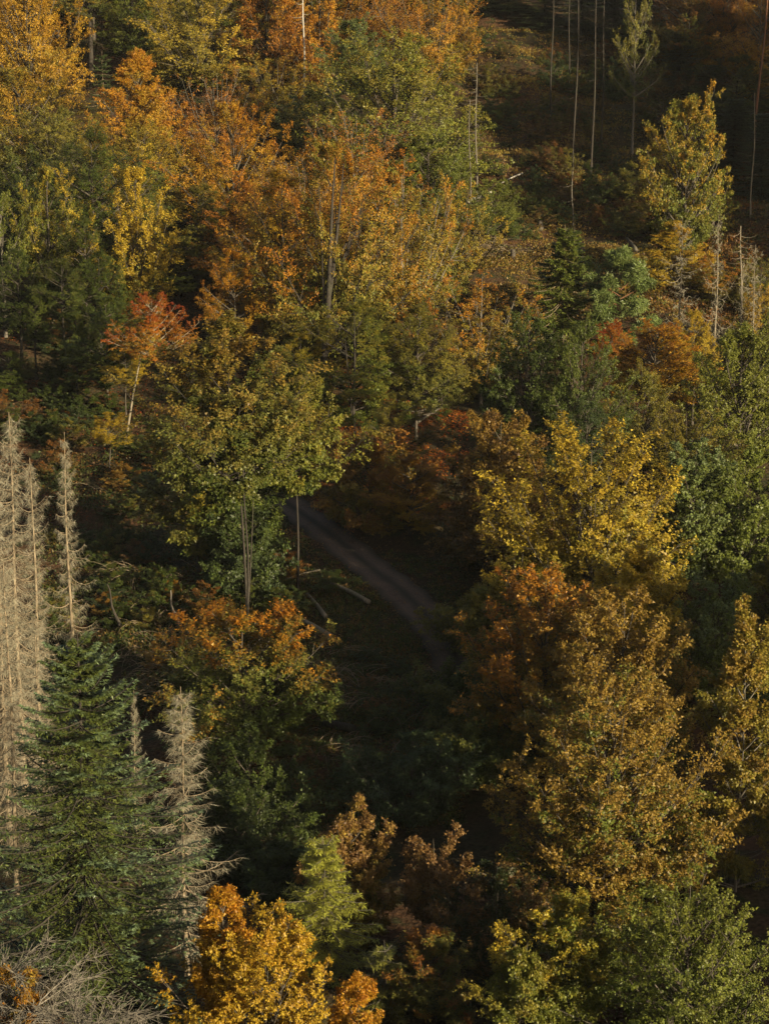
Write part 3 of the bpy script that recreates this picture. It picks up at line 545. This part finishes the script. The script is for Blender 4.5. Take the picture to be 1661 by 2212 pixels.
# ------------------------------------------------------------------ bare poles and the dark wood at the upper right
def pole(x, yt, yb, bark, label, name='bare_trunk', r=.14, group=None, d=None, lean=None, twig=0, category='tree trunk'):
    SEED[0] += 1; s = SEED[0]
    b = on_ground(x if lean is None else lean, yb); dd = d or b[1]
    if d: b = at(x if lean is None else lean, yb, d); b[2] = float(ground(b[0], d))
    t = at(x, yt, dd); H = t[2] - b[2]; o = root(name, tuple(b), label, category, group)
    g = np.random.default_rng(s)
    me = trunk_mesh(s, H, r, (b[0] - t[0], 0), .16, .35, k=7); tr = link('trunk', me, o, bark=BK[bark]); tr.location = (t[0] - b[0], 0, 0)
    if twig:
        n = twig; f = g.uniform(.3, .98, n); az = g.random(n) * 6.28; L = g.uniform(.5, 2.0, n) * 1.2
        j = np.linspace(0, 1, 5); P = np.stack([(np.cos(az) * L)[:, None] * j, (np.sin(az) * L)[:, None] * j, (f * H)[:, None] - L[:, None] * (.5 * j - .55 * j * j)], -1)
        P[..., 0] += ((b[0] - t[0]) * (1 - f) + t[0] - b[0])[:, None]
        link('branchwork', mesh('branchwork', *tubes(P, np.repeat((.03 * (1.05 - j))[None], n, 0), 3), BARK), o, bark=BK[bark], kind='stuff')
    return o
pole(655, -30, 178, 'w', 'bare white trunk rising among the orange crowns at the top', r=.16, d=283, twig=6)
pole(1015, 215, 465, 'g', 'thin grey trunk on the rim of the clearing, left of its twin', r=.10, twig=14)
o = pole(1030, 135, 450, 'g', 'taller thin grey trunk with sparse drooping twigs on the rim of the clearing', r=.12, twig=46)
pole(997, 420, 500, 'g', 'short bare trunk at the foot of the two thin grey ones', r=.12)
for x, yb, r, lb in ((1192, 262, .20, 'first tall spruce pole in the dark wood, left of the longest one'), (1243, 380, .22, 'longest thin pole crossing the dark clearing'), (1282, 390, .20, 'dark spruce pole right behind the longest one'),
                     (1300, 320, .2, 'spruce pole with dead side twigs, right of the longest one'), (1230, 190, .16, 'short dim pole behind the first tall spruce pole')):
    pole(x + (8 if yb > 300 else 3), -60, yb, 'd', lb, 'spruce_pole', r * .62, 'spruce poles in the dark wood', lean=x - (6 if yb > 350 else 2), twig=22)
pole(1238, 320, 490, 'g', 'pale thin pole standing low on the dark clearing', 'spruce_pole', .08, 'spruce poles in the dark wood', twig=6)
pole(1660, -40, 240, 'p', 'reddish pine trunk at the top right corner', 'pine_tree', .22, d=262, lean=1630, twig=6)
pole(1630, 200, 470, 's2', 'grey pole in the dark wood near the right edge', 'spruce_pole', .10, 'spruce poles in the dark wood', lean=1621, twig=10)
pole(1600, 488, 700, 's2', 'crooked leafless tree among the bare spruces', 'bare_trunk', .12, d=209, twig=24)
pole(527, 940, 1345, 'd', 'slim grey stem standing in the valley shade', 'bare_trunk', .09, d=139, lean=534, twig=5)
pole(369, 1275, 1357, 'g', 'grey snag leaning on the dark brushy slope', 'bare_trunk', .12, lean=385)
pole(232, 1262, 1360, 'd', 'leaning red-brown snag on the dark slope behind the fir', 'bare_trunk', .12, lean=262)
tree(1372, -60, 268, 90, 200, 'thin', 'gr ol oy', 'tall birch with a white lower trunk in the dark wood', 'birch_tree', bark='g', tr=.014)
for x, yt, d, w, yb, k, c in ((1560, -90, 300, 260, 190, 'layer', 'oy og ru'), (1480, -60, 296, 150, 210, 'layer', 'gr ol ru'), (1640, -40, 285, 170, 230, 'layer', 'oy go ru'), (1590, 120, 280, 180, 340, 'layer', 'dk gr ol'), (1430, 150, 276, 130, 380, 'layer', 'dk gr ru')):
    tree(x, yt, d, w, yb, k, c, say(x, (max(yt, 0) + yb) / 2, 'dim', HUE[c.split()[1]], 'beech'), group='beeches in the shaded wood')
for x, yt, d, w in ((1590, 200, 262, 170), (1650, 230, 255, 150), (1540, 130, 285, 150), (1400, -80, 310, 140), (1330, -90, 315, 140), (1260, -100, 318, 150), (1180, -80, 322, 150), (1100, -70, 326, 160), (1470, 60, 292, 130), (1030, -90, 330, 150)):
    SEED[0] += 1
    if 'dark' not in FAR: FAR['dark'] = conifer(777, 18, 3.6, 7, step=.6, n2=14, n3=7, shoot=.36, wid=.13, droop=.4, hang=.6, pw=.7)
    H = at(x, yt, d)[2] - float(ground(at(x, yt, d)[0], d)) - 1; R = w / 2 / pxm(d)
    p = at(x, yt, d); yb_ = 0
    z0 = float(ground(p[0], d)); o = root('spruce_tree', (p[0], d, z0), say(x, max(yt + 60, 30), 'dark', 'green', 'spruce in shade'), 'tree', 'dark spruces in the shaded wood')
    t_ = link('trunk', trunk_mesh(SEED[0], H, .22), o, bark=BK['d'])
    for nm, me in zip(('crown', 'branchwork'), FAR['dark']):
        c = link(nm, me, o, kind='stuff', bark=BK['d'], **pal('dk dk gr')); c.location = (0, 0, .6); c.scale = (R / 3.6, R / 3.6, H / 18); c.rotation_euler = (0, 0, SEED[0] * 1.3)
# woods closing the view at the very back
g = random.Random(4)
for i in range(26):
    d = g.uniform(312, 350); x = -60 + i * 44 + g.uniform(-15, 15)
    tree(x, -260 + g.uniform(-40, 60), d, g.uniform(150, 220), 40, g.choice(['beech', 'beech2', 'layer']), g.choice(['gr ol oy', 'ol oy go', 'dk gr ol', 'ol ru og']), say(x, 0, 'big', 'dim', 'beech at the top,'), group='beeches closing the wood at the top')

# ------------------------------------------------------------------ shrubs on the clearings
def shrub(px, py, w, h, c, label, group, name='shrub'):
    label = say(px, py, 'large' if w > 72 else 'small' if w < 48 else 'mid-sized', HUE[c.split()[1]] + (' and ' + HUE[c.split()[2]] if c.split()[2] != c.split()[1] else ''), 'shrub')
    p = on_ground(px, py); s = pxm(p[1]); SEED[0] += 1
    cm, lm = far('shrub'); o = root(name, tuple(p), label, 'shrub', group)
    for nm, me in (('foliage', cm), ('branchwork', lm)):
        k = link(nm, me, o, kind='stuff', bark=BK['b'], **pal(c)); k.scale = (w / 2 / s / NOM[0], w / 2 / s / NOM[0], h / s / NOM[1]); k.rotation_euler = (0, 0, SEED[0] * 2.1)
    return o
g = random.Random(12)
for i in range(95):
    v = g.random(); y = 90 + 430 * v; x0 = 1015 + 20 * v; x1 = 1450 - 60 * v
    x = g.uniform(x0, x1); c = g.choice(['br ru ru', 'gr ol oy', 'br br ru', 'dk gr gr', 'dk br ol', 'br ol oy', 'gr bg bg', 'dk gr ol', 'gr ol ol'])
    big = g.random() < .3; w = g.uniform(60, 95) if big else g.uniform(30, 60)
    shrub(x, y, w, w * g.uniform(.55, .95), c, 'low russet or green shrub in the brush of the shaded clearing', 'shrubs on the clearing')
for i in range(85):
    x = g.uniform(90, 640); y = g.uniform(960, 1480)
    w = g.uniform(45, 110); shrub(x, y, w, w * g.uniform(.5, .9), g.choice(['dk gr gr', 'dk gr ol', 'br ol oy', 'dk bg gr', 'gr br ru', 'br gb ru']), 'dark low bush on the brushy slope behind the dead spruces', 'bushes on the left slope')
for i in range(40):
    x = g.uniform(-10, 250); y = g.uniform(715, 960); w = g.uniform(50, 100)
    shrub(x, y, w, w * g.uniform(.45, .8), g.choice(['dk gr gr', 'dk gr ol', 'dk bg gr', 'gr br ru']), None, 'bushes on the left slope')  # dark bushes, the upper ones added to darken sunlit ground
for i in range(60):
    x = g.uniform(600, 960); y = g.uniform(1240, 1720)
    pr = on_ground(x, y); 
    if np.min(np.hypot(ROAD[:, 0] - pr[0], ROAD[:, 1] - pr[1])) < 3.4 or min(abs(x - 756) + abs(y - 1310), abs(x - 684) + abs(y - 1345), abs(x - 676) + abs(y - 1390), abs(x - 730) + abs(y - 1620)) < 75: continue
    w = g.uniform(45, 110); shrub(x, y, w, w * g.uniform(.35, .7), g.choice(['dk gr gr', 'dk gr gr', 'dk gr ol', 'gr br ru', 'dk bg gr']), 'low dark bush in the valley bottom beside the track', 'bushes beside the track')

# ------------------------------------------------------------------ logs, stumps
def log(p, q, r, bark, label):
    a, b = on_ground(*p), on_ground(*q); SEED[0] += 1; m = 7; j = np.linspace(0, 1, m)
    P = a[None] * (1 - j[:, None]) + b[None] * j[:, None]; P[:, 2] += r * .8 + .22 + .05 * np.sin(j * 4)
    c = P.mean(0); V, F = tubes((P - c)[None], (r * (1 - .35 * j))[None], 8)
    n = len(V); caps = [(0, 1, 2, 3), (0, 3, 4, 7), (4, 5, 6, 7)]; F = np.vstack([F, [[7 - k for k in f] for f in caps], [[n - 8 + k for k in f] for f in caps]])
    o = link('fallen_log', mesh('fallen_log', V, F, BARK, True), bark=BK[bark], label=label, category='log', group='fallen logs'); o.location = c
    return o
log((797, 1312), (715, 1270), .17, 's2', 'straight fallen log pointing at the bend of the track')
log((703, 1345), (664, 1294), .16, 's2', 'steeply lying fallen log left of the one at the bend')
log((716, 1388), (640, 1342), .17, 's2', 'fallen log just right of the orange-topped beech')
log((763, 1594), (700, 1580), .3, 'd', 'thick dark log lying in the black valley bottom')
log((1010, 446), (1062, 424), .22, 'w', 'white fallen trunk at the foot of the two thin grey ones')
log((1374, 549), (1353, 523), .22, 'g', 'grey log lying on the clearing right of the pine')
log((1128, 381), (1082, 402), .10, 'w', 'thin pale fallen branch across the shaded clearing')
log((892, 928), (952, 888), .14, 'g', 'pale fallen trunk showing through the leaves above the track')
log((930, 905), (985, 872), .12, 'g', 'second pale trunk lying just above the first over the track')
log((690, 1240), (610, 1262), .07, 's2', 'thin pale branch lying on the dark slope left of the track')
for x, y, lb in ((1167, 497, 'pale tree stump on the clearing left of the spruce tip'), (1256, 545, 'tree stump right of the spruce tip on the clearing'), (1108, 560, 'low stump in the brush of the lower clearing')):
    p = on_ground(x, y); me = trunk_mesh(int(x), 1.0, .26, (0, 0), .0, .8); n = len(me.vertices)
    o = link('tree_stump', me, bark=BK['b'], label=lb, category='stump', group='stumps on the clearing'); o.location = p

# ------------------------------------------------------------------ ground cover nobody could count
def scatter(name, n, box, size, per, colours, seed, rise=.5, off_road=2.0, flat=.5, dens=None):
    g = np.random.default_rng(seed); pts = []
    px = g.uniform(box[0], box[2], n); py = g.uniform(box[1], box[3], n)
    # spread evenly over the slope: pick picture rows, turn them into places
    rows = np.linspace(box[1], box[3], 60); dist = np.array([on_ground((box[0] + box[2]) / 2, r)[1] for r in rows])
    Yd = np.interp(py, rows, dist) + g.normal(0, .4, n); Xd = (px - W0 / 2) / (W0 / (2 * Yd * tan(VFOV / 2) * .75)) 
    k = np.min(np.hypot(Xd[:, None] - ROAD[::4, 0], Yd[:, None] - ROAD[::4, 1]), axis=1) > off_road; Xd, Yd = Xd[k], Yd[k]
    if dens is not None:
        f = sum(np.sin(Xd * a + Yd * b + c) for a, b, c in ((.5, .3, 1), (-.3, .55, 2), (.9, -.7, 3))); k = f > dens; Xd, Yd = Xd[k], Yd[k]
    n = len(Xd); base = np.stack([Xd, Yd, ground(Xd, Yd)], -1)
    hgt = g.uniform(.3, 1, n) ** 1.5 * rise
    P = np.repeat(base, per, 0); m = len(P); a = g.random(m) * 6.28; r = g.random(m) ** .6
    P += np.stack([np.cos(a) * r * rise * .7, np.sin(a) * r * rise * .7, np.repeat(hgt, per) * g.random(m) * (1.1 - r * .6) + .02], -1)
    N = nrm(np.array([0, 0, 1.]) * flat + g.normal(0, .5, (m, 3))); A = g.normal(0, 1, (m, 3)) + [0, 0, (1 - flat)]
    sz = size * g.uniform(.6, 1.3, m)
    V, F, kk = leaves(P, N, A, sz, sz * .6, False)
    tint = np.clip(np.repeat(g.random(n), per) + g.normal(0, .12, m), 0, 1)
    o = link(name, mesh(name, V, F, LEAF, tint=np.repeat(tint, kk), val=np.repeat(g.random(m) * .6 + .2, kk)), kind='stuff', **pal(colours)); return o
scatter('undergrowth', 7500, (1000, 60, 1470, 700), .22, 12, 'br gb ol', 21, .8, flat=.3)
scatter('undergrowth', 5200, (60, 900, 660, 1560), .20, 12, 'dk gr br', 22, .7, flat=.3)
scatter('undergrowth', 4200, (580, 1200, 1010, 1800), .18, 16, 'dk gr br', 23, .5, flat=.3)
scatter('undergrowth', 2600, (1400, 300, 1661, 700), .28, 14, 'gr br ru', 24, .8, flat=.3)
scatter('leaf_litter', 26000, (-20, 620, 760, 1120), .18, 1, 'br ru re', 25, .12, flat=1.5)
scatter('leaf_litter', 20000, (680, 820, 1020, 1130), .20, 1, 'ru re og', 26, .12, .6, flat=1.5)
scatter('leaf_litter', 12000, (560, 1020, 1060, 1640), .15, 1, 'br ru gb', 27, .12, .75, flat=1.5)
def dead_twigs(name, boxes, n, seed):
    g = np.random.default_rng(seed); Ps = []
    for b in boxes:
        for i in range(n):
            c = on_ground(g.uniform(b[0], b[2]), g.uniform(b[1], b[3])); k = g.integers(5, 11); a0 = g.random() * 6.28
            for q in range(k):
                a = a0 + g.normal(0, .5); L = g.uniform(1, 3.2); j = np.linspace(0, 1, 6); s0 = c + np.append(g.normal(0, .5, 2), .1)
                Ps.append(np.stack([s0[0] + cos(a) * L * j, s0[1] + sin(a) * L * j, s0[2] + L * (.75 * j - .8 * j * j) * g.uniform(.4, 1.1)], -1))
    P = np.array(Ps); V, F = tubes(P, np.repeat((.028 * (1.1 - np.linspace(0, 1, 6)))[None], len(P), 0), 3)
    link(name, mesh(name, V, F, BARK), kind='stuff', bark=BK['s'])
dead_twigs('brushwood', [(160, 960, 560, 1480), (160, 1300, 420, 1560), (620, 1400, 900, 1660), (990, 500, 1120, 560)], 34, 31)
# grey dead boughs in the bottom left corner
def dead_bush(px, py, d, L, label, seed):
    g = np.random.default_rng(seed); p = at(px, py, d); z0 = float(ground(p[0], d)); o = root('dead_bush', (p[0], d, z0), label, 'shrub', 'grey dead bushes at the lower left'); H = p[2] - z0
    n = 34; az = g.random(n) * 6.28; j = np.linspace(0, 1, 8); Ln = L * g.uniform(.5, 1.1, n); lift = g.uniform(.2, .9, n)
    P = np.stack([(np.cos(az) * Ln)[:, None] * j, (np.sin(az) * Ln)[:, None] * j, (H * g.uniform(.45, .8, n))[:, None] + (Ln * lift)[:, None] * j - (Ln * .35)[:, None] * j * j], -1)
    P += np.cumsum(g.normal(0, .045 * L / 3, P.shape), 1)
    parts = [tubes(P, np.repeat((.034 * (1.05 - j))[None], n, 0), 4)]
    q = P[:, 2:].reshape(-1, 1, 3).repeat(9, 1).reshape(-1, 3); T = nrm(np.gradient(P, axis=1)[:, 2:].reshape(-1, 3)).repeat(9, 0); m = len(q)
    D = nrm(T + g.normal(0, .6, (m, 3)) + [0, 0, -.1]); l = g.uniform(.25, .9, m)[:, None]
    j2 = np.linspace(0, 1, 4)[:, None]; Q = q[:, None] + D[:, None] * l[:, None] * j2 + g.normal(0, .03, (m, 4, 3)) * j2; Q[:, 0] = q
    parts.append(tubes(Q, np.repeat(np.array([[.012, .010, .008, .005]]), m, 0), 3))
    link('trunk', trunk_mesh(seed, H * .85, .12), o, bark=BK['s2']); link('branchwork', mesh('branchwork', *cat(parts), BARK), o, kind='stuff', bark=(.165, .145, .115))
dead_bush(0, 2020, 76, 2.6, 'grey dead bush rising at the left edge below the fir', 1)
dead_bush(70, 2110, 74, 3.0, 'wide grey dead bush in the bottom left corner', 2)
dead_bush(170, 2170, 73, 2.6, 'low dead bush with one long bough reaching right under the fir', 3)
tree(40, 2090, 75, 180, 2330, 'dome', 'ol gb og', 'dull orange bush tangled in the grey dead boughs at the bottom left', 'beech_bush', near=dict(N0, n1=26, prof='dome'), category='shrub')
# thin autumn haze, one even body of air round camera and slope
hm, t, N, L = newmat('haze'); pv = N('ShaderNodeVolumePrincipled'); pv.inputs['Density'].default_value = HAZE; pv.inputs['Color'].default_value = (.85, .88, .92, 1)
ho = N('ShaderNodeOutputMaterial'); L(pv.outputs[0], ho.inputs['Volume'])
if HAZE:
    x0, x1, y0, y1, z0, z1 = -275, 475, -295, 590, -12, 158
    V = [(x, y, z) for x in (x0, x1) for y in (y0, y1) for z in (z0, z1)]
    link('haze', mesh('haze', V, [(0, 1, 3, 2), (4, 6, 7, 5), (0, 4, 5, 1), (2, 3, 7, 6), (0, 2, 6, 4), (1, 5, 7, 3)], hm), kind='stuff')
print('TRIS', sum(sum(len(p.vertices) - 2 for p in m.polygons[:1]) * len(m.polygons) for m in bpy.data.meshes))
